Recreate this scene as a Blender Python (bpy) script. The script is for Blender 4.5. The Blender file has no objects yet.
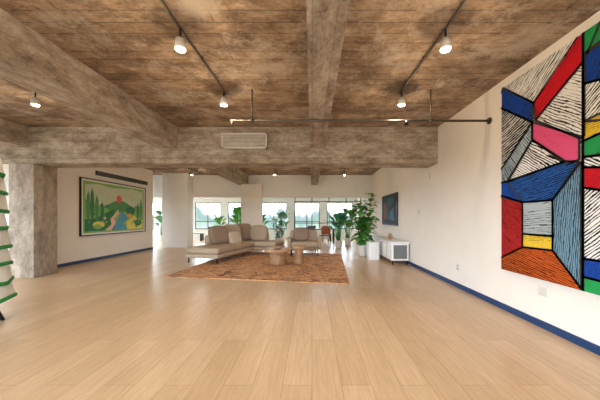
import bpy, bmesh, math, random
from mathutils import Vector, Matrix
random.seed(7)
scene=bpy.context.scene
COL=scene.collection
scene.view_settings.view_transform='Standard'
# ------------------------------------------------------------ materials
def nt(name):
    m=bpy.data.materials.new(name); m.use_nodes=True
    t=m.node_tree; b=t.nodes['Principled BSDF']
    return m,t,b
def c4(c): return (c[0],c[1],c[2],1)
def mat(name,c,rough=.5,metal=0,var=0,scale=8,bump=0,emit=0):
    m,t,b=nt(name)
    b.inputs['Roughness'].default_value=rough; b.inputs['Metallic'].default_value=metal
    tc=t.nodes.new('ShaderNodeTexCoord'); n=t.nodes.new('ShaderNodeTexNoise')
    n.inputs['Scale'].default_value=scale; n.inputs['Detail'].default_value=5
    t.links.new(tc.outputs['Object'],n.inputs['Vector'])
    r=t.nodes.new('ShaderNodeValToRGB')
    r.color_ramp.elements[0].position=.3; r.color_ramp.elements[1].position=.7
    r.color_ramp.elements[0].color=c4([max(0,x*(1-var)) for x in c])
    r.color_ramp.elements[1].color=c4([min(1,x*(1+var)) for x in c])
    t.links.new(n.outputs['Fac'],r.inputs['Fac']); t.links.new(r.outputs['Color'],b.inputs['Base Color'])
    if bump:
        bp=t.nodes.new('ShaderNodeBump'); bp.inputs['Strength'].default_value=bump; bp.inputs['Distance'].default_value=.02
        t.links.new(n.outputs['Fac'],bp.inputs['Height']); t.links.new(bp.outputs['Normal'],b.inputs['Normal'])
    if emit:
        b.inputs['Emission Color'].default_value=c4(c); b.inputs['Emission Strength'].default_value=emit
    return m
def mixrgb(t,typ,f,a,b_):
    n=t.nodes.new('ShaderNodeMix'); n.data_type='RGBA'; n.blend_type=typ
    for v,i in ((f,0),(a,6),(b_,7)):
        if hasattr(v,'links'): t.links.new(v,n.inputs[i])
        elif isinstance(v,(int,float)): n.inputs[i].default_value=v
        else: n.inputs[i].default_value=c4(v)
    return n.outputs[2]
def ramp(t,src,stops):
    r=t.nodes.new('ShaderNodeValToRGB'); e=r.color_ramp.elements
    while len(e)<len(stops): e.new(.5)
    for k,(p,c) in enumerate(stops): e[k].position=p; e[k].color=c4(c)
    t.links.new(src,r.inputs['Fac']); return r.outputs['Color']
def noise(t,vec,scale,detail=6,rough=.6,stretch=None,dist=0):
    n=t.nodes.new('ShaderNodeTexNoise'); n.inputs['Scale'].default_value=scale
    n.inputs['Detail'].default_value=detail; n.inputs['Roughness'].default_value=rough; n.inputs['Distortion'].default_value=dist
    if stretch:
        mp=t.nodes.new('ShaderNodeMapping'); mp.inputs['Scale'].default_value=stretch
        t.links.new(vec,mp.inputs['Vector']); vec=mp.outputs['Vector']
    t.links.new(vec,n.inputs['Vector']); return n.outputs['Fac']
def geo_vec(t):
    g=t.nodes.new('ShaderNodeNewGeometry'); return g.outputs['Position']
def mk_floor():
    m,t,b=nt('oak_plank_floor'); v=geo_vec(t)
    mp=t.nodes.new('ShaderNodeMapping'); mp.inputs['Rotation'].default_value=(0,0,math.radians(90))
    t.links.new(v,mp.inputs['Vector'])
    br=t.nodes.new('ShaderNodeTexBrick'); t.links.new(mp.outputs['Vector'],br.inputs['Vector'])
    br.inputs['Scale'].default_value=1; br.inputs['Brick Width'].default_value=2.1; br.inputs['Row Height'].default_value=.23
    br.inputs['Mortar Size'].default_value=.0025; br.inputs['Mortar Smooth'].default_value=.3; br.offset=.37
    br.inputs['Color1'].default_value=(.66,.475,.295,1); br.inputs['Color2'].default_value=(.56,.385,.225,1)
    br.inputs['Mortar'].default_value=(.38,.245,.13,1)
    g=noise(t,v,6,6,.6,(6,.5,1),.4)
    gc=ramp(t,g,[(.3,(.86,.84,.82)),(.7,(1.08,1.08,1.08))])
    c=mixrgb(t,'MULTIPLY',1.0,br.outputs['Color'],gc)
    t.links.new(c,b.inputs['Base Color']); b.inputs['Roughness'].default_value=.28
    b.inputs['Specular IOR Level'].default_value=.45
    bp=t.nodes.new('ShaderNodeBump'); bp.inputs['Strength'].default_value=.08; bp.inputs['Distance'].default_value=.01
    t.links.new(g,bp.inputs['Height']); t.links.new(bp.outputs['Normal'],b.inputs['Normal'])
    return m
def mk_ceiling():
    m,t,b=nt('board_formed_ceiling'); v=geo_vec(t)
    br=t.nodes.new('ShaderNodeTexBrick'); t.links.new(v,br.inputs['Vector'])
    br.inputs['Scale'].default_value=1; br.inputs['Brick Width'].default_value=2.4; br.inputs['Row Height'].default_value=.16
    br.inputs['Mortar Size'].default_value=.005; br.offset=.41
    br.inputs['Color1'].default_value=(.33,.235,.155,1); br.inputs['Color2'].default_value=(.235,.165,.11,1)
    br.inputs['Mortar'].default_value=(.10,.07,.05,1)
    g=noise(t,v,2.4,15,.82,(.8,1.4,1),.25)
    gc=ramp(t,g,[(.36,(.26,.23,.21)),(.45,(.72,.68,.63)),(.54,(1.15,1.13,1.1)),(.64,(2.0,2.1,2.2))])
    c=mixrgb(t,'MULTIPLY',1.0,br.outputs['Color'],gc)
    g2=noise(t,v,1.2,14,.84)
    f=ramp(t,g2,[(.49,(0,0,0)),(.59,(.85,.85,.85))])
    c=mixrgb(t,'MIX',f,c,(.47,.40,.325))
    g4=noise(t,v,.9,10,.8)
    f4=ramp(t,g4,[(.38,(.8,.8,.8)),(.47,(0,0,0))])
    c=mixrgb(t,'MIX',f4,c,(.11,.07,.045))
    g3=noise(t,v,6,8,.85,(.7,1.4,1))
    f3=ramp(t,g3,[(.35,(.85,.85,.85)),(.42,(0,0,0))])
    c=mixrgb(t,'MIX',f3,c,(.07,.045,.03))
    t.links.new(c,b.inputs['Base Color']); b.inputs['Roughness'].default_value=.8
    bp=t.nodes.new('ShaderNodeBump'); bp.inputs['Strength'].default_value=.4; bp.inputs['Distance'].default_value=.02
    t.links.new(g,bp.inputs['Height']); t.links.new(bp.outputs['Normal'],b.inputs['Normal'])
    return m
def mk_conc(name,stretch,dark=(.14,.105,.075),mid=(.33,.265,.20),light=(.54,.465,.38),boards=None):
    m,t,b=nt(name); v=geo_vec(t)
    g=noise(t,v,2.8,15,.84,stretch,.15)
    c=ramp(t,g,[(.36,dark),(.48,mid),(.60,light)])
    if boards:
        w=t.nodes.new('ShaderNodeTexWave'); w.wave_profile='SAW'; w.bands_direction=boards; w.inputs['Scale'].default_value=1.7
        w.inputs['Distortion'].default_value=.25; w.inputs['Detail'].default_value=2
        t.links.new(v,w.inputs['Vector'])
        sc=ramp(t,w.outputs['Fac'],[(.0,(.55,.52,.5)),(.06,(.92,.92,.92)),(.9,(1.06,1.06,1.06)),(1,(.8,.8,.8))])
        c=mixrgb(t,'MULTIPLY',.8,c,sc)
    g3=noise(t,v,14,6,.8)
    f3=ramp(t,g3,[(.34,(.8,.8,.8)),(.40,(0,0,0))])
    c=mixrgb(t,'MIX',f3,c,(.10,.07,.05))
    t.links.new(c,b.inputs['Base Color']); b.inputs['Roughness'].default_value=.85
    bp=t.nodes.new('ShaderNodeBump'); bp.inputs['Strength'].default_value=.6; bp.inputs['Distance'].default_value=.02
    t.links.new(g,bp.inputs['Height']); t.links.new(bp.outputs['Normal'],b.inputs['Normal'])
    return m
def mk_grain(name,c,ink=(.01,.01,.012),ang=0,amount=.25,scale=9):
    m,t,b=nt(name); tc=geo_vec(t)
    mp=t.nodes.new('ShaderNodeMapping'); mp.inputs['Rotation'].default_value=(math.radians(ang),0,0)
    t.links.new(tc,mp.inputs['Vector'])
    ms=t.nodes.new('ShaderNodeMapping'); ms.inputs['Scale'].default_value=(1,.16,1)
    t.links.new(mp.outputs['Vector'],ms.inputs['Vector'])
    w=t.nodes.new('ShaderNodeTexWave'); w.bands_direction='Z'; w.inputs['Scale'].default_value=scale*1.9
    w.inputs['Distortion'].default_value=8; w.inputs['Detail'].default_value=5; w.inputs['Detail Scale'].default_value=1.6; w.inputs['Detail Roughness'].default_value=.65
    t.links.new(ms.outputs['Vector'],w.inputs['Vector'])
    nz=noise(t,ms.outputs['Vector'],4,5,.65)
    ad=t.nodes.new('ShaderNodeMath'); ad.operation='MULTIPLY_ADD'; ad.inputs[1].default_value=1.4; ad.inputs[2].default_value=-.66
    t.links.new(nz,ad.inputs[0]); a2=t.nodes.new('ShaderNodeMath'); a2.operation='ADD'
    t.links.new(ad.outputs[0],a2.inputs[0]); t.links.new(w.outputs['Fac'],a2.inputs[1])
    cc=ramp(t,a2.outputs[0],[(max(0,amount-.05),ink),(amount+.06,c)])
    t.links.new(cc,b.inputs['Base Color']); b.inputs['Roughness'].default_value=.7
    b.inputs['Specular IOR Level'].default_value=.1
    return m
def mk_rug():
    m,t,b=nt('rust_patterned_rug'); tc=t.nodes.new('ShaderNodeTexCoord'); v=tc.outputs['Object']
    g=noise(t,v,2.6,6,.7,None,1.6)
    c=ramp(t,g,[(.37,(.16,.07,.035)),(.43,(.52,.22,.07)),(.50,(.68,.42,.22)),(.56,(.34,.13,.05)),(.64,(.60,.28,.10))])
    vo=t.nodes.new('ShaderNodeTexVoronoi'); vo.inputs['Scale'].default_value=2.0; t.links.new(v,vo.inputs['Vector'])
    f=ramp(t,vo.outputs['Distance'],[(.10,(.8,.8,.8)),(.18,(0,0,0)),(.3,(.75,.75,.75)),(.37,(0,0,0))])
    c=mixrgb(t,'MIX',f,c,(.20,.10,.06))
    t.links.new(c,b.inputs['Base Color']); b.inputs['Roughness'].default_value=.95
    return m
M={}
M['floor']=mk_floor(); M['ceil']=mk_ceiling()
M['concY']=mk_conc('concrete_beam_long',(1.5,.7,1.6),boards='X'); M['concX']=mk_conc('concrete_beam_cross',(.7,1.5,1.6),boards='Z')
M['concZ']=mk_conc('concrete_column',(1.5,1.5,.7),(.16,.125,.095),(.33,.275,.215),(.50,.43,.355))
M['wall']=mat('white_plaster',(.83,.785,.72),.75,0,.02,3)
M['wallc']=mat('bright_plaster',(.85,.85,.84),.75,0,.02,3)
M['base']=mat('navy_baseboard',(.006,.04,.13),.5,0,.05)
M['white']=mat('white_paint',(.8,.8,.78),.4,0,.02)
M['plate']=mat('plate_plastic',(.66,.64,.60),.4,0,.02)
M['black']=mat('black_metal',(.015,.015,.017),.4,.5,.1)
M['steel']=mat('aged_steel_pipe',(.12,.105,.085),.5,.6,.1)
M['grey']=mat('grey_frame',(.14,.15,.15),.5,0,.05)
M['fab']=mat('sofa_linen',(.44,.34,.245),.95,0,.12,60,.15)
M['fab2']=mat('cushion_taupe',(.29,.205,.145),.95,0,.12,60,.15)
M['fab3']=mat('cushion_cream',(.56,.46,.35),.95,0,.08,60,.15)
M['wood']=mat('stump_wood',(.34,.19,.095),.6,0,.3,14,.3)
M['woodl']=mat('light_wood',(.44,.26,.13),.5,0,.15,20)
M['darkwood']=mat('dark_table_wood',(.07,.04,.025),.4,0,.2,12)
M['leather']=mat('tan_leather',(.34,.10,.03),.5,0,.1)
M['leaf']=mat('leaf_green',(.07,.28,.035),.4,0,.5,5)
M['leaf2']=mat('leaf_emerald',(.03,.20,.09),.4,0,.4,5)
M['pot']=mat('white_pot',(.75,.74,.71),.4,0,.03)
M['soil']=mat('soil',(.05,.03,.02),.9,0,.2)
M['lamp']=mat('lamp_glow',(1,.9,.75),.4,0,0,1,0,14)
M['lampbody']=mat('lamp_body_white',(.6,.57,.52),.4,0,.02)
M['rug']=mk_rug()
# ------------------------------------------------------------ helpers
def grp(name,loc=(0,0,0),rz=0):
    e=bpy.data.objects.new(name,None); e.empty_display_size=.1
    e.location=loc; e.rotation_euler=(0,0,rz); COL.objects.link(e); return e
def obj(name,me,mat_=None,parent=None):
    o=bpy.data.objects.new(name,me); COL.objects.link(o)
    if mat_: me.materials.append(mat_)
    if parent: o.parent=parent
    return o
def box(name,x0,x1,y0,y1,z0,z1,m,parent=None,bev=0,seg=2):
    me=bpy.data.meshes.new(name); bm=bmesh.new()
    bmesh.ops.create_cube(bm,size=1)
    cx,cy,cz=(x0+x1)/2,(y0+y1)/2,(z0+z1)/2
    for v in bm.verts: v.co=Vector((v.co.x*(x1-x0),v.co.y*(y1-y0),v.co.z*(z1-z0)))
    if bev:
        bmesh.ops.bevel(bm,geom=bm.edges[:],offset=bev,segments=seg,profile=.5,affect='EDGES')
        for f in bm.faces: f.smooth=True
    bm.to_mesh(me); bm.free()
    o=obj(name,me,m,parent); o.location=(cx,cy,cz); return o
def cyl(name,p0,p1,r0,m,parent=None,r1=None,n=24,smooth=True):
    if r1 is None: r1=r0
    p0=Vector(p0);p1=Vector(p1); d=p1-p0
    me=bpy.data.meshes.new(name); bm=bmesh.new()
    bmesh.ops.create_cone(bm,cap_ends=True,segments=n,radius1=r0,radius2=r1,depth=d.length)
    for f in bm.faces:
        if len(f.verts)==4: f.smooth=smooth
    bm.to_mesh(me); bm.free()
    o=obj(name,me,m,parent); o.location=(p0+p1)/2
    o.rotation_mode='QUATERNION'; o.rotation_quaternion=d.to_track_quat('Z','Y'); return o
def lathe(name,prof,m,parent=None,loc=(0,0,0),n=32):
    vs=[];fs=[]
    for r,z in prof:
        for k in range(n):
            a=2*math.pi*k/n; vs.append((r*math.cos(a),r*math.sin(a),z))
    for i in range(len(prof)-1):
        for k in range(n):
            k2=(k+1)%n; fs.append((i*n+k,i*n+k2,(i+1)*n+k2,(i+1)*n+k))
    fs.append(tuple(reversed(range(n)))); fs.append(tuple((len(prof)-1)*n+k for k in range(n)))
    me=bpy.data.meshes.new(name); me.from_pydata(vs,[],fs)
    for p in me.polygons: p.use_smooth=len(p.vertices)==4
    o=obj(name,me,m,parent); o.location=loc; return o
def pillow(name,w,d,h,m,parent,loc,rot=(0,0,0),e=.45):
    vs=[];fs=[];nu,nv=24,14
    sp=lambda x,p: math.copysign(abs(x)**p,x)
    for j in range(nv+1):
        v=-math.pi/2+math.pi*j/nv
        for i in range(nu):
            u=2*math.pi*i/nu
            vs.append((w/2*sp(math.cos(v),.45)*sp(math.cos(u),e),d/2*sp(math.cos(v),.7)*sp(math.sin(u),e),h/2*sp(math.sin(v),.7)))
    for j in range(nv):
        for i in range(nu):
            i2=(i+1)%nu; fs.append((j*nu+i,j*nu+i2,(j+1)*nu+i2,(j+1)*nu+i))
    me=bpy.data.meshes.new(name); me.from_pydata(vs,[],fs)
    for p in me.polygons: p.use_smooth=True
    o=obj(name,me,m,parent); o.location=loc; o.rotation_euler=rot; return o
# ------------------------------------------------------------ shell
XR=2.73; ZC=3.27; XL=-6.66; YB=16.6; XF=-11.5; XN=-8.6; YN=-3.5
box('floor',XF-.1,XR+.1,YN-.1,YB+.1,-.1,0,M['floor'])
box('ceiling',XF-.1,XR+.1,YN-.1,YB+.1,ZC,ZC+.15,M['ceil'])
box('wall_right',XR,XR+.15,YN,YB,0,ZC,M['wall'])
box('baseboard_right',XR-.015,XR,YN,YB,0,.085,M['base'])
box('wall_left',XL-.15,XL,6.42,11.3,0,ZC,M['wall'])
box('baseboard_left',XL,XL+.015,6.45,11.3,0,.085,M['base'])
box('wall_left_return',-8.6,-6.25,5.95,6.1,0,ZC,M['wall'])
d=grp('door_1')
box('door_leaf',-7.45,-6.62,5.91,5.95,.01,2.12,M['white'],d,.004)
box('door_jamb_r',-6.62,-6.55,5.89,5.95,0,2.2,M['plate'],d)
box('door_jamb_l',-7.52,-7.45,5.89,5.95,0,2.2,M['plate'],d)
box('door_head',-7.52,-6.55,5.89,5.95,2.13,2.2,M['plate'],d)
cyl('door_knob',(-6.72,5.91,1.0),(-6.72,5.86,1.0),.028,M['steel'],d)
def win_wall(name,wname,axis,c,a0,a1,z0,z1,n,sgn,pw=.13):
    t=.15
    def bx(nm,p0,p1,q0,q1,m,th0=c,th1=None,par=None):
        th1=c+sgn*t if th1 is None else th1
        lo,hi=min(th0,th1),max(th0,th1)
        if axis=='y': return box(nm,p0,p1,lo,hi,q0,q1,m,par)
        return box(nm,lo,hi,p0,p1,q0,q1,m,par)
    w=grp(name)
    bx('wall_sill',a0,a1,0,z0,M['wallc'],par=w); bx('wall_head',a0,a1,z1,ZC,M['wallc'],par=w)
    step=(a1-a0)/n
    for i in range(n+1):
        p=a0+i*step; bx('wall_pier',max(a0,p-pw),min(a1,p+pw),z0,z1,M['wallc'],par=w)
    for i in range(n):
        g=grp(wname+'_%d'%(i+1)); l=a0+i*step+pw; r=a0+(i+1)*step-pw
        f0,f1=c+sgn*.05,c+sgn*.10
        bx('frame_l',l,l+.06,z0,z1,M['grey'],f0,f1,g); bx('frame_r',r-.06,r,z0,z1,M['grey'],f0,f1,g)
        bx('frame_b',l,r,z0,z0+.06,M['grey'],f0,f1,g); bx('frame_t',l,r,z1-.06,z1,M['grey'],f0,f1,g)
        bx('mullion',(l+r)/2-.03,(l+r)/2+.03,z0,z1,M['grey'],f0,f1,g)
        bx('transom',l,r,z0+(z1-z0)*.3-.025,z0+(z1-z0)*.3+.025,M['grey'],f0,f1,g)
    L=bpy.data.lights.new(name+'_portal','AREA'); L.shape='RECTANGLE'
    L.size=a1-a0; L.size_y=z1-z0
    L.cycles.is_portal=True
    o=bpy.data.objects.new(name+'_portal',L); COL.objects.link(o)
    zc=(z0+z1)/2
    if axis=='y':
        o.location=((a0+a1)/2,c+sgn*.12,zc); dirv=Vector((0,-sgn,0))
    else:
        o.location=(c+sgn*.12,(a0+a1)/2,zc); dirv=Vector((-sgn,0,0))
    o.rotation_euler=dirv.to_track_quat('-Z','Z').to_euler()
win_wall('wall_back','window','y',YB,XF,XR,.60,2.25,7,1,.22)
win_wall('wall_far_left','window_side','x',XF,11.3,YB,.35,2.5,2,-1)
win_wall('wall_near_left','window_near','x',XN,YN,6.0,.3,2.9,3,-1)
win_wall('wall_near','window_rear','y',YN,XN,XR,.3,2.9,4,-1)
box('wall_side_room',XF,XL-.15,11.15,11.3,0,ZC,M['wallc'])
# beams
box('beam_center',-.04,.27,YN,12.4,2.82,ZC,M['concY'])
box('beam_left',-3.35,-2.92,YN,12.4,2.82,ZC,M['concY'])
box('beam_far_left',-6.62,-6.15,YN,5.85,2.82,ZC,M['concY'])
box('beam_cross',-8.6,XR,5.85,6.4,2.49,ZC,M['concX'])
box('beam_near',-8.6,XR,-1.4,-.9,2.49,ZC,M['concX'])
box('column_concrete',-6.6,-6.05,5.87,6.42,0,2.49,M['concZ'],None,.01)
box('wall_bulkhead',XF,XR,12.4,12.6,2.25,ZC,M['wallc'])
box('column_white',-6.55,-5.45,11.8,12.4,0,ZC,M['wallc'],None,.01)
box('column_white.001',-3.15,-2.25,12.0,12.4,0,2.82,M['wall'],None,.01)
box('ceiling_far',XF,XR,12.6,YB,2.75,2.8,M['wallc'])
v=grp('air_vent')
def vent():
    x0,x1=-1.95,-.97; z0,z1=2.80,3.13; y=5.85
    box('back',x0,x1,y-.02,y,z0,z1,M['concX'],v)
    box('rim_t',x0,x1,y-.05,y-.02,z1-.03,z1,M['plate'],v); box('rim_b',x0,x1,y-.05,y-.02,z0,z0+.03,M['plate'],v)
    box('rim_l',x0,x0+.03,y-.05,y-.02,z0,z1,M['plate'],v); box('rim_r',x1-.03,x1,y-.05,y-.02,z0,z1,M['plate'],v)
    for i in range(9):
        zz=z0+.05+i*.029; box('slat_%d'%i,x0+.03,x1-.03,y-.03,y-.02,zz,zz+.008,M['plate'],v)
vent()
s=grp('slot_diffuser')
box('body',XL,XL+.03,8.3,10.9,2.62,2.76,M['black'],s)
for i in range(3): box('fin_%d'%i,XL+.03,XL+.04,8.32,10.88,2.645+i*.035,2.652+i*.035,M['grey'],s)
# ---------------------------------------------------------- pipe on the ceiling
p=grp('sprinkler_pipe')
cyl('main',(-1.25,4.14,2.79),(XR,4.14,2.79),.018,M['steel'],p)
for x in (-.92,1.82): cyl('dropper',(x,4.14,2.79),(x,4.14,ZC),.012,M['steel'],p); cyl('clamp',(x-.03,4.14,2.79),(x+.03,4.14,2.79),.03,M['steel'],p)
cyl('sprinkler',(-1.22,4.14,2.79),(-1.22,4.14,2.70),.018,M['steel'],p)
cyl('flange',(XR-.02,4.14,2.79),(XR,4.14,2.79),.05,M['steel'],p)
cyl('camera_mount',(1.45,4.14,2.79),(1.45,4.14,2.72),.03,M['black'],p)
# ---------------------------------------------------------- track lights
def track(name,x,y0,y1,lights,zt=3.22,e=30):
    g=grp(name)
    box('rail',x-.010,x+.010,y0,y1,zt,zt+.02,M['steel'],g)
    yy=y0+.3
    while yy<y1:
        cyl('hanger',(x,yy,zt+.02),(x,yy,ZC),.008,M['black'],g); yy+=1.2
    for i,ly in enumerate(lights):
        cyl('stem_%d'%i,(x,ly,zt),(x,ly,zt-.1),.01,M['black'],g)
        cyl('head_%d'%i,(x,ly,zt-.20),(x,ly,zt-.10),.056,M['lampbody'],g,.045)
        cyl('lens_%d'%i,(x,ly,zt-.202),(x,ly,zt-.212),.046,M['lamp'],g)
        L=bpy.data.lights.new('spot','SPOT'); L.energy=e; L.color=(1,.84,.66); L.spot_size=math.radians(120); L.spot_blend=.8; L.shadow_soft_size=.04
        o=bpy.data.objects.new('track_spot',L); COL.objects.link(o); o.location=(x,ly,zt-.26); o.parent=g
        L=bpy.data.lights.new('glow','POINT'); L.energy=13; L.color=(1,.74,.46); L.shadow_soft_size=.02
        o=bpy.data.objects.new('track_glow',L); COL.objects.link(o); o.location=(x,ly,zt-.25); o.parent=g
track('track_light',-1.34,.6,4.2,[1.4,2.75,4.1])
track('track_light.001',1.36,.6,4.2,[1.4,2.75,4.1])
track('track_light.002',-4.2,2.2,4.2,[4.1])
track('track_light.003',-1.5,7.2,11.8,[8,10.8])
track('track_light.004',1.3,7.2,11.8,[8,10.8])
track('track_light.005',-4.8,7.2,11.8,[8,10.8])
# ---------------------------------------------------------- outlets
def plate(name,y,z,h=.12,w=.075,slots=True):
    g=grp(name); box('cover',XR-.008,XR,y-w/2,y+w/2,z-h/2,z+h/2,M['plate'],g,.002)
    if slots:
        for dz in (-.025,.025): box('socket',XR-.012,XR-.008,y-.012,y+.012,z+dz-.010,z+dz+.010,M['steel'],g)
plate('wall_outlet',3.19,.43,.10,.12,False); plate('wall_outlet.001',5.05,.38); plate('thermostat',6.25,2.27,.14,.10,False)  # two outlets, then the thermostat high on the right wall
plate('light_switch',6.9,1.45,.12,.09,False)
# ---------------------------------------------------------- big painting
INK=mat('ink_black',(.012,.012,.014),.6,0,.1)
def flat_art(name,xw,sgn,polys,lines,y0,y1,z0,z1,th,edge,lw=.012,parent=None):
    """polys: list of (material,[(y,z)...]); thin paint layers on the canvas."""
    g=parent or grp(name)
    lo,hi=sorted((xw+sgn*.004,xw+sgn*th)); box('canvas',lo,hi,y0,y1,z0,z1,edge,g)
    mats=[];vs=[];fs=[];mi=[]
    off=th+.001
    step=min(.0004,.012/max(1,len(polys)))
    for m,pts in polys:
        if m not in mats: mats.append(m)
        b=len(vs); x=xw+sgn*off; off+=step
        for (a,z) in pts: vs.append((x,min(max(a,y0),y1),min(max(z,z0),z1)))
        fs.append(tuple(range(b,b+len(pts)))); mi.append(mats.index(m))
    if lines:
        mats.append(INK)
        for (a,b_) in lines:
            A=Vector(a);B=Vector(b_); dd=(B-A).normalized(); n=Vector((-dd.y,dd.x))*lw
            x=xw+sgn*(off+.001); b=len(vs)
            for q in (A+n,B+n,B-n,A-n): vs.append((x,min(max(q.x,y0),y1),min(max(q.y,z0),z1)))
            fs.append((b,b+1,b+2,b+3)); mi.append(len(mats)-1)
    me=bpy.data.meshes.new('paint_layer'); me.from_pydata(vs,[],fs)
    for m in mats: me.materials.append(m)
    for i,pp in enumerate(me.polygons): pp.material_index=mi[i]
    obj('paint_layer',me,None,g); return g
G=dict(
 blue=mk_grain('paint_blue',(.008,.055,.32),ang=60,amount=.06),
 blue2=mk_grain('paint_blue_dark',(.02,.10,.36),(.005,.012,.04),ang=10,amount=.38,scale=8),
 steel=mk_grain('paint_steel',(.16,.29,.38),(.015,.035,.07),ang=85,amount=.40,scale=7),
 wht=mk_grain('paint_white',(.78,.79,.77),ang=40,amount=.30,scale=6),
 wht2=mk_grain('paint_white_b',(.78,.79,.77),ang=-35,amount=.28,scale=6),
 red=mk_grain('paint_red',(.52,.01,.02),ang=50,amount=.0),
 red2=mk_grain('paint_red_b',(.38,.02,.02),(.04,0,0),ang=-30,amount=.22),
 pink=mk_grain('paint_pink',(.72,.09,.22),ang=-30,amount=.0),
 yel=mk_grain('paint_yellow',(.74,.50,.04),ang=0,amount=.02),
 grn=mk_grain('paint_green',(.02,.30,.08),ang=30,amount=.04),
 org=mk_grain('paint_rust',(.48,.09,.015),(.05,.01,0),ang=-12,amount=.30,scale=7),
 gry=mk_grain('paint_grey',(.38,.45,.47),(.05,.07,.08),ang=5,amount=.18,scale=6),
 paleb=mk_grain('paint_pale_blue',(.38,.48,.54),ang=-50,amount=.38,scale=6),
 blk=mk_grain('paint_black',(.6,.61,.61),(.01,.01,.012),ang=20,amount=.72,scale=5))
P=[(G['wht'],[(3.86,3.16),(2.60,3.16),(2.60,.56),(3.86,.56)]),
 (G['wht'],[(3.80,3.16),(2.72,3.16),(3.26,2.69)]),
 (G['yel'],[(3.86,3.16),(3.78,3.16),(3.80,3.08),(3.86,3.05)]),
 (G['blue'],[(3.86,3.08),(3.78,3.14),(3.26,2.69),(3.276,2.465),(3.80,2.84),(3.86,2.86)]),
 (G['red'],[(2.72,3.16),(2.50,3.16),(2.65,2.85),(3.23,2.47),(3.26,2.69)]),
 (G['wht2'],[(3.23,2.47),(2.65,2.85),(2.65,2.10),(2.70,2.10)]),
 (G['blk'],[(3.86,2.84),(3.80,2.84),(3.28,2.465),(3.78,2.02),(3.86,1.98)]),
 (G['paleb'],[(3.28,2.46),(3.28,2.25),(3.70,1.80),(3.86,1.80),(3.86,2.0),(3.78,2.02)]),
 (G['wht2'],[(3.276,2.25),(2.85,1.90),(3.68,1.80)]),
 (G['pink'],[(3.276,2.465),(2.70,2.12),(2.70,1.88),(2.85,1.88),(3.276,2.25)]),
 (G['blue2'],[(3.70,1.80),(2.85,1.90),(2.70,1.86),(3.0,1.50),(3.43,1.50),(3.86,1.62),(3.86,1.80)]),
 (G['red2'],[(3.86,1.62),(3.43,1.50),(3.43,.93),(3.86,.74)]),
 (G['blue'],[(3.86,1.80),(3.70,1.80),(3.43,1.50),(3.86,1.60)]),
 (G['gry'],[(3.43,1.50),(3.0,1.50),(3.0,1.10),(3.43,1.10)]),
 (G['yel'],[(3.43,1.10),(3.0,1.10),(3.0,.94),(3.43,.93)]),
 (G['steel'],[(3.0,1.50),(2.68,1.86),(2.68,.60),(3.0,.94)]),
 (G['org'],[(3.86,.74),(3.43,.93),(3.0,.94),(2.68,.60),(2.68,.56),(3.86,.56)]),
 (G['grn'],[(2.66,3.16),(2.3,3.16),(2.2,2.95),(2.66,2.90)]),
 (G['blue'],[(2.66,2.92),(2.2,2.98),(2.1,2.5),(2.66,2.62)]),
 (G['wht'],[(2.66,2.62),(2.1,2.5),(2.1,2.1),(2.66,2.25)]),
 (G['yel'],[(2.66,2.25),(2.3,2.30),(2.3,2.12),(2.66,2.06)]),
 (G['grn'],[(2.66,2.06),(2.3,2.12),(2.3,1.86),(2.66,1.90)]),
 (G['wht2'],[(2.66,1.90),(2.1,1.86),(2.1,1.7),(2.66,1.80)]),
 (G['red'],[(2.66,1.80),(2.1,1.7),(2.1,1.45),(2.66,1.6)]),
 (G['wht'],[(2.66,1.60),(2.1,1.45),(2.1,.9),(2.66,.90)]),
 (G['blue'],[(2.66,.90),(2.1,.9),(2.1,.70),(2.66,.72)]),
 (G['grn'],[(2.66,.72),(2.1,.70),(2.1,.56),(2.66,.56)]),
 (G['blue2'],[(2.2,3.16),(1.26,3.16),(1.26,2.3),(2.1,2.1)]),
 (G['wht2'],[(2.1,2.1),(1.26,2.3),(1.26,1.4),(2.1,1.2)]),
 (G['red2'],[(2.1,1.2),(1.26,1.4),(1.26,.56),(2.1,.56)]),
]
lines=[]
for m,pts in P[1:]:
    for i in range(len(pts)): lines.append((pts[i],pts[(i+1)%len(pts)]))
lines.append(((2.665,3.16),(2.665,.56)))
flat_art('abstract_painting',XR,-1,P,lines,1.26,3.82,.58,3.13,.045,INK)
# ---------------------------------------------------------- left landscape painting
def flat(n,c): return mat(n,c,.7,0,.06,6)
Ls=dict(bg=flat('art_green',(.09,.30,.11)),sky=flat('art_cream',(.58,.66,.48)),hill=flat('art_hill',(.24,.48,.13)),
 hill2=flat('art_hill_dark',(.03,.20,.08)),water=flat('art_water',(.08,.32,.50)),sun=flat('art_sun',(.78,.14,.09)),
 org=flat('art_orange',(.75,.36,.05)),pink=flat('art_pink',(.80,.50,.40)),yel=flat('art_yellow',(.76,.66,.13)))
y0,y1,z0,z1=7.75,10.7,.80,2.45
W=y1-y0;H=z1-z0
def q(u,v): return (y0+u*W,z0+v*H)
def disc(u,v,r,n=20,sx=1): return [ (y0+u*W+r*sx*math.cos(2*math.pi*k/n), z0+v*H+r*math.sin(2*math.pi*k/n)) for k in range(n)]
def curve_poly(f,u0,u1,base,n=16): return [q(u0+(u1-u0)*k/n,f(u0+(u1-u0)*k/n)) for k in range(n+1)]+[q(u1,base),q(u0,base)]
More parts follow.
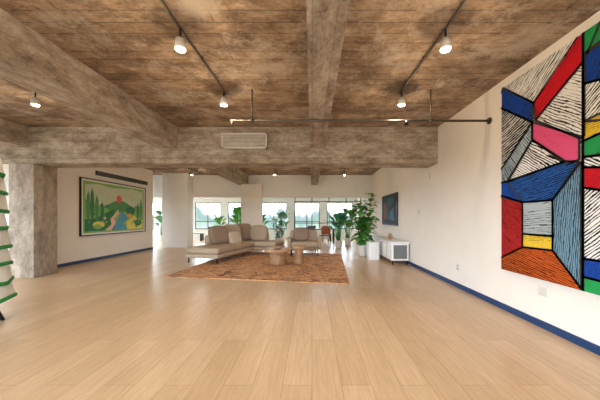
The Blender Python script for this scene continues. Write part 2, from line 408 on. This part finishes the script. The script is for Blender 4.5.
LP=[(Ls['hill'],[q(0.02,0.03),q(.98,.03),q(.98,.97),q(.02,.97)]),
 (Ls['sky'],[q(.05,.45),q(.95,.45),q(.95,.90),q(.75,.94),q(.4,.90),q(.2,.94),q(.05,.90)]),
 (Ls['bg'],curve_poly(lambda u:.60+.07*math.sin(u*11+2),.05,.95,.06)),
 (Ls['sun'],disc(.52,.69,.13)),
 (Ls['hill'],curve_poly(lambda u:.50+.08*math.sin(u*7+1),.05,.95,.06)),
 (Ls['hill2'],curve_poly(lambda u:.38+.10*math.sin(u*8+4),.04,.45,.06)),
 (Ls['pink'],[q(.30,.06),q(.40,.06),q(.46,.20),q(.44,.30),q(.52,.40),q(.50,.48),q(.46,.40),q(.38,.28),q(.40,.18)]),
 (Ls['water'],[q(.42,.06),q(.66,.06),q(.58,.20),q(.68,.30),q(.60,.40),q(.55,.42),q(.52,.34),q(.48,.22)]),
 (Ls['yel'],[q(.66,.06),q(.95,.06),q(.95,.26),q(.78,.36),q(.64,.22)]),
 (Ls['hill2'],disc(.72,.46,.15,20,1.7)),(Ls['org'],disc(.70,.36,.07,20,1.9)),
 (Ls['hill'],disc(.86,.40,.18,16,1.2)),(Ls['hill2'],disc(.86,.20,.12,16,1.8)),
 (Ls['yel'],disc(.22,.18,.10,16,2.4)),(Ls['hill'],disc(.20,.14,.08,16,2)),
 (Ls['pink'],disc(.30,.30,.04,12,1.5))]
rr=random.Random(3)
for k in range(34):   # small bushes and tree crowns across the hills
    u=rr.uniform(.07,.93); vv=rr.uniform(.10,.56)
    if .34<u<.66: continue
    LP.append((Ls[rr.choice(['hill2','bg','hill','hill2','bg','yel'])],disc(u,vv,rr.uniform(.025,.06),10,rr.uniform(.9,1.5))))
for k,(u,h) in enumerate(((.08,.80),(.13,.86),(.19,.74),(.26,.62),(.91,.75),(.85,.66))):
    LP.append((Ls['hill2'] if k%2 else Ls['bg'],[q(u-.012,.25),q(u+.012,.25),q(u+.026,h*.62),q(u+.020,h*.85),q(u,h),q(u-.020,h*.85),q(u-.026,h*.62)]))
g=grp('landscape_painting')
flat_art('landscape_painting',XL,1,LP,[],y0,y1,z0,z1,.03,M['wallc'],parent=g)
fr=M['black']
box('frame_t',XL+.004,XL+.05,y0-.03,y1+.03,z1,z1+.03,fr,g);box('frame_b',XL+.004,XL+.05,y0-.03,y1+.03,z0-.03,z0,fr,g)
box('frame_l',XL+.004,XL+.05,y0-.03,y0,z0,z1,fr,g);box('frame_r',XL+.004,XL+.05,y1,y1+.03,z0,z1,fr,g)
SP=[(flat('art_navy',(.006,.012,.035)),[(8.6,1.1),(10.3,1.1),(10.3,2.08),(8.6,2.08)]),
 (flat('art_cyan',(.02,.15,.25)),[(8.8,1.2),(9.4,1.25),(9.3,1.5),(8.9,1.65)]),
 (flat('art_mag',(.12,.05,.03)),[(9.5,1.3),(10.1,1.2),(10.1,1.8),(9.7,1.9)]),
 (flat('art_teal',(.015,.10,.09)),[(8.8,1.8),(9.5,1.7),(9.7,2.0),(8.9,2.0)])]
flat_art('dark_painting',XR,-1,SP,[],8.55,10.35,1.05,2.12,.05,M['black'])
# ---------------------------------------------------------- rug
me=bpy.data.meshes.new('area_rug')
rp=[(-3.25,5.95),(.74,5.30),(1.05,9.75),(-2.95,10.4)]
vs=[(x,y,0.001) for x,y in rp]+[(x,y,.014) for x,y in rp]
me.from_pydata(vs,[],[(3,2,1,0),(4,5,6,7),(0,1,5,4),(1,2,6,5),(2,3,7,6),(3,0,4,7)])
obj('area_rug',me,M['rug'])
RZ=.014
# ---------------------------------------------------------- sectional sofa
S=grp('sectional_sofa',(-3.65,7.7,RZ),math.radians(-14))
def sf(n,x0,x1,y0,y1,z0,z1,m='fab',b=.05): return box(n,x0,x1,y0,y1,z0,z1,M[m],S,b,4)
sf('platform_main',0,1.1,0,3.1,.15,.27)
sf('seat_cushion_1',.02,1.08,.02,1.04,.27,.45,'fab',.07); sf('seat_cushion_2',.02,1.08,1.05,2.07,.27,.45,'fab',.07); sf('seat_cushion_3',.02,1.08,2.08,3.08,.27,.45,'fab',.07)
sf('platform_chaise',1.1,1.95,2.1,3.1,.15,.27); sf('seat_cushion_4',1.10,1.94,2.12,3.08,.27,.45,'fab',.07)
sf('back_side',-.02,.20,.9,3.1,.40,.74,'fab',.09); sf('back_rear',.2,1.3,2.92,3.12,.40,.74,'fab',.09)
for i,(x,y) in enumerate(((.08,.1),(1.0,.1),(.08,3.0),(1.85,3.0),(1.85,2.2),(1.0,1.6),(.08,1.6))):
    cyl('leg_%d'%i,(x,y,0),(x,y,.16),.018,M['black'],S)
R=math.radians
pillow('back_cushion_1',.66,.26,.60,M['fab2'],S,(.34,1.20,.74),(R(-20),0,R(64)))
pillow('back_cushion_2',.68,.26,.64,M['fab'],S,(.38,1.90,.75),(R(-18),0,R(58)))
pillow('back_cushion_3',.68,.26,.66,M['fab2'],S,(.46,2.58,.76),(R(-16),0,R(40)))
pillow('back_cushion_4',.68,.26,.60,M['fab'],S,(1.05,2.72,.73),(R(-14),0,R(5)))
pillow('back_cushion_5',.5,.18,.44,M['fab3'],S,(.66,1.62,.62),(R(-26),0,R(66)))
# lounge chair
C=grp('lounge_chair',(-.28,9.6,RZ),math.radians(5))
def cf(n,x0,x1,y0,y1,z0,z1,m='fab',b=.05): return box(n,x0,x1,y0,y1,z0,z1,M[m],C,b,4)
cf('seat_frame',-.5,.5,-.45,.45,.18,.28,'fab2'); cf('seat_cushion',-.47,.47,-.44,.34,.28,.46,'fab',.07)
cf('backrest',-.5,.5,.30,.48,.28,.84,'fab',.08)
cf('arm_l',-.58,-.46,-.4,.46,.2,.60,'fab',.05); cf('arm_r',.46,.58,-.4,.46,.2,.60,'fab',.05)
pillow('pillow',.56,.2,.5,M['fab2'],C,(-.1,.18,.70),(R(-16),0,0))
for i,(x,y) in enumerate(((-.45,-.4),(.45,-.4),(-.45,.4),(.45,.4))): cyl('leg_%d'%i,(x,y,0),(x,y,.2),.018,M['black'],C)
def stump(name,x,y,r,h):
    g=grp(name,(x,y,RZ))
    lathe('base',[(r*.62,0),(r*.66,.02),(r*.60,h*.4),(r*.64,h*.7),(r*.78,h-.07)],M['wood'],g)
    lathe('top',[(r*.93,h-.075),(r,h-.06),(r,h-.012),(r*.98,h)],M['woodl'],g)
stump('stump_coffee_table',-.96,7.6,.38,.42); stump('stump_side_table',-.37,7.65,.20,.50)
bw=grp('decor_bowl',(-.96,7.6,RZ+.42)); lathe('bowl',[(.05,0),(.1,.02),(.14,.06),(.13,.06),(.09,.03)],M['woodl'],bw)
# ---------------------------------------------------------- plants
def leafmesh(vs,fs,base,direction,L,Wd,droop=.25,up=Vector((0,0,1))):
    d=direction.normalized(); side=d.cross(up)
    if side.length<.05: side=Vector((1,0,0))
    side.normalize(); nrm=side.cross(d)
    b=len(vs); prof=[(0,.04),(.2,.55),(.5,1),(.78,.85),(1,.05)]
    for s,w in prof:
        c=base+d*L*s-Vector((0,0,1))*droop*L*s*s
        vs.append(c+side*Wd*.5*w+nrm*.08*Wd*w); vs.append(c); vs.append(c-side*Wd*.5*w+nrm*.08*Wd*w)
    for i in range(len(prof)-1):
        a=b+i*3; fs.append((a,a+1,a+4,a+3)); fs.append((a+1,a+2,a+5,a+4))
def plantmesh(name,vs,fs,m,parent):
    me=bpy.data.meshes.new(name); me.from_pydata([tuple(v) for v in vs],[],fs)
    for p_ in me.polygons: p_.use_smooth=True
    return obj(name,me,m,parent)
def pot(g,r,h,m='pot'):
    lathe('pot',[(r*.7,0),(r*.78,.02),(r,h-.02),(r,h),(r*.9,h),(r*.88,h-.05)],M[m],g)
    lathe('soil',[(r*.87,h-.06),(r*.87,h-.05)],M['soil'],g)
def fiddle(name,x,y,H,spread,n,L=.26,pr=.2,ph=.38,m='leaf'):
    g=grp(name,(x,y,0)); pot(g,pr,ph)
    vs=[];fs=[]
    for s in range(5):
        a=s*1.35+.3; top=Vector((spread*.5*math.cos(a),spread*.5*math.sin(a),H*(.97-.09*s)))
        b0=Vector((.03*math.cos(a),.03*math.sin(a),ph-.06))
        mid=(b0+top)/2+Vector((.04*math.sin(a),.03,0))
        cyl('trunk_%da'%s,b0,mid,.014,M['wood'],g,n=8); cyl('trunk_%db'%s,mid,top,.012,M['wood'],g,.006,n=8)
        for k in range(n//5):
            f=.08+.92*(k/(n/5)); pt=b0.lerp(mid,f*2) if f<.5 else mid.lerp(top,f*2-1)
            aa=k*2.4+s; dv=Vector((math.cos(aa),math.sin(aa),random.uniform(0,.9)))
            leafmesh(vs,fs,pt,dv,L*random.uniform(.8,1.3),L*.72,random.uniform(.2,.7))
    plantmesh('foliage',vs,fs,M[m],g); return g
def palm(name,x,y,H,n,pr=.17,ph=.33,m='leaf2',sp=.4):
    g=grp(name,(x,y,0)); pot(g,pr,ph); vs=[];fs=[]
    for k in range(n):
        a=k*2.4; t=random.uniform(.4,1); rr=sp*random.uniform(.4,1)*(1.25-t*.6)
        tip=Vector((rr*math.cos(a),rr*math.sin(a),ph+(H-ph)*t*.72))
        b0=Vector((.04*math.cos(a),.04*math.sin(a),ph-.06))
        cyl('stalk_%d'%k,b0,tip,.01,M[m],g,.006,n=6)
        leafmesh(vs,fs,tip,(tip-b0).normalized()+Vector((math.cos(a),math.sin(a),0))*.5,H*.30,H*.15,.35)
    plantmesh('fronds',vs,fs,M[m],g); return g
fiddle('fiddle_leaf_fig',1.75,9.3,2.2,.7,270,.30)
palm('bird_of_paradise_plant',1.15,11.7,1.8,20)
palm('bird_of_paradise_plant.001',1.75,13.1,2.0,22,m='leaf')
fiddle('potted_ficus',-1.6,12.9,1.75,.45,120,.2,.17,.35,'leaf2')
palm('potted_palm',-4.2,15.3,2.2,24,m='leaf',sp=.35); palm('potted_palm.001',-3.0,15.5,2.0,20,sp=.35)
palm('potted_palm.002',-1.7,15.6,1.9,18,sp=.3); palm('potted_palm.003',-8.5,15.3,2.0,16)
palm('potted_palm.004',1.55,15.75,1.8,20,m='leaf',sp=.25); palm('potted_palm.005',-5.3,15.4,1.7,16,m='leaf',sp=.3)
# ---------------------------------------------------------- long low white console against the right wall
g=grp('white_console_cabinet')
box('body',2.20,2.67,7.45,10.0,.12,.60,M['white'],g,.01); box('top',2.18,2.69,7.42,10.02,.60,.635,M['white'],g,.005)
for k in range(1,5): box('door_gap_%d'%k,2.195,2.201,7.45+k*.51,7.46+k*.51,.14,.58,M['grey'],g)
box('end_recess',2.25,2.62,7.443,7.45,.17,.55,M['grey'],g)
for x in (2.24,2.64):
    for y in (7.5,8.7,9.92): box('leg',x-.012,x+.012,y-.012,y+.012,0,.12,M['black'],g)
g=grp('vase',(2.42,8.35,.635)); lathe('body',[(.05,0),(.08,.05),(.07,.13),(.03,.18),(.035,.21)],M['wood'],g)
g=grp('white_pedestal'); box('block',1.76,2.08,8.35,8.75,.0,.52,M['white'],g,.008); box('cap',1.74,2.10,8.33,8.77,.52,.55,M['white'],g,.005)
# ---------------------------------------------------------- dining area in the back
T=grp('dining_table')
box('top',-.5,1.2,13.5,14.2,.72,.77,M['darkwood'],T,.008)
for x in (-.4,1.1):
    for y in (13.6,14.1): box('leg',x-.03,x+.03,y-.03,y+.03,0,.72,M['black'],T)
def chair(name,x,y,rz,m='leather'):
    g=grp(name,(x,y,0),rz)
    box('seat',-.23,.23,-.22,.22,.43,.48,M[m],g,.02,3)
    box('backrest',-.22,.22,.19,.23,.55,.88,M[m],g,.015,3)
    for i,(a,c) in enumerate(((-.2,-.19),(.2,-.19),(-.2,.2),(.2,.2))): cyl('leg_%d'%i,(a*1.1,c*1.1,0),(a,c,.44),.014,M['black'],g)
    for i,a in enumerate((-.18,.18)): cyl('post_%d'%i,(a,.21,.46),(a,.21,.6),.012,M['black'],g)
chair('dining_chair',.62,13.1,R(190)); chair('dining_chair.001',-.05,13.15,R(175),'darkwood')
chair('dining_chair.002',.0,14.55,0,'darkwood'); chair('dining_chair.003',.8,14.55,0)
T=grp('work_desk')
box('top',-5.1,-3.7,13.4,14.1,.72,.75,M['white'],T,.006)
for x in (-5.0,-3.8): box('leg',x-.03,x+.03,13.45,14.05,0,.72,M['grey'],T)
chair('desk_chair',-4.7,13.05,R(180),'darkwood'); chair('desk_chair.001',-4.1,13.05,R(180),'darkwood')
g=grp('low_bench'); box('seat',-7.6,-6.2,15.2,15.7,.40,.46,M['woodl'],g,.01)
for x in (-7.5,-6.3): box('leg',x-.03,x+.03,15.25,15.65,0,.40,M['black'],g)
g=grp('glazing_frame_screen')
for x in (-.95,.0,.95,1.9,2.71): box('post',x-.02,x+.02,15.05,15.09,0,2.75,M['black'],g)
for z in (1.0,2.2): box('rail',-.95,2.71,15.05,15.09,z,z+.04,M['black'],g)
# ---------------------------------------------------------- striped sculpture at left
g=grp('striped_tree_sculpture',(-4.24,3.3,0))
mw=mat('felt_white',(.74,.74,.70),.8); mg=mat('felt_green',(.015,.24,.045),.8,0,.1); mr=mat('felt_red',(.5,.03,.03),.8)
for i in range(8):
    z=.30+i*.225; r=.42-.012*i
    o=lathe('tier_white_%d'%i,[(r,0),(r*.98,.02),(r*.88,.19),(r*.86,.2)],mw,g,(0,0,z),8)
    o2=lathe('tier_green_%d'%i,[(r*1.02,-.035),(r*1.035,.0),(r*.98,.014)],mg,g,(0,0,z),8)
    for oo in (o,o2): oo.rotation_euler=(R(2),R(5 if i%2 else 2),i*.3)
lathe('red_core',[(.12,.12),(.12,2.1)],mr,g)
for k in range(4):
    a=k*math.pi/2+.4; cyl('foot_%d'%k,(.34*math.cos(a),.34*math.sin(a),0),(.2*math.cos(a),.2*math.sin(a),.34),.02,M['black'],g)
# ---------------------------------------------------------- world: bright sky over a hazy wooded city horizon
w=bpy.data.worlds.new('World'); scene.world=w; w.use_nodes=True; t=w.node_tree
bg=t.nodes['Background']; tc=t.nodes.new('ShaderNodeTexCoord'); sx=t.nodes.new('ShaderNodeSeparateXYZ')
t.links.new(tc.outputs['Generated'],sx.inputs[0])
nz=noise(t,tc.outputs['Generated'],14,5,.6,(1,1,.6))
nm=t.nodes.new('ShaderNodeMath'); nm.operation='MULTIPLY_ADD'; nm.inputs[1].default_value=-.16; nm.inputs[2].default_value=.06
t.links.new(nz,nm.inputs[0])
za=t.nodes.new('ShaderNodeMath'); za.operation='ADD'; t.links.new(sx.outputs['Z'],za.inputs[0]); t.links.new(nm.outputs[0],za.inputs[1])
mth=t.nodes.new('ShaderNodeMath'); mth.operation='MULTIPLY_ADD'; mth.inputs[1].default_value=.5; mth.inputs[2].default_value=.5
t.links.new(za.outputs[0],mth.inputs[0])
c=ramp(t,mth.outputs[0],[(.28,(.30,.30,.28)),(.44,(.10,.11,.10)),(.485,(.028,.045,.040)),(.498,(.040,.052,.058)),(.506,(.80,.90,1))])
t.links.new(c,bg.inputs['Color'])
bg.inputs['Strength'].default_value=15
# ---------------------------------------------------------- camera
cd=bpy.data.cameras.new('camera'); cd.lens=16.2; cd.sensor_width=36; cd.shift_x=-.02; cd.shift_y=.03; cd.clip_start=.05
co=bpy.data.objects.new('camera',cd); COL.objects.link(co); co.location=(0,0,1.3); co.rotation_euler=(math.radians(90),0,0)
scene.camera=co
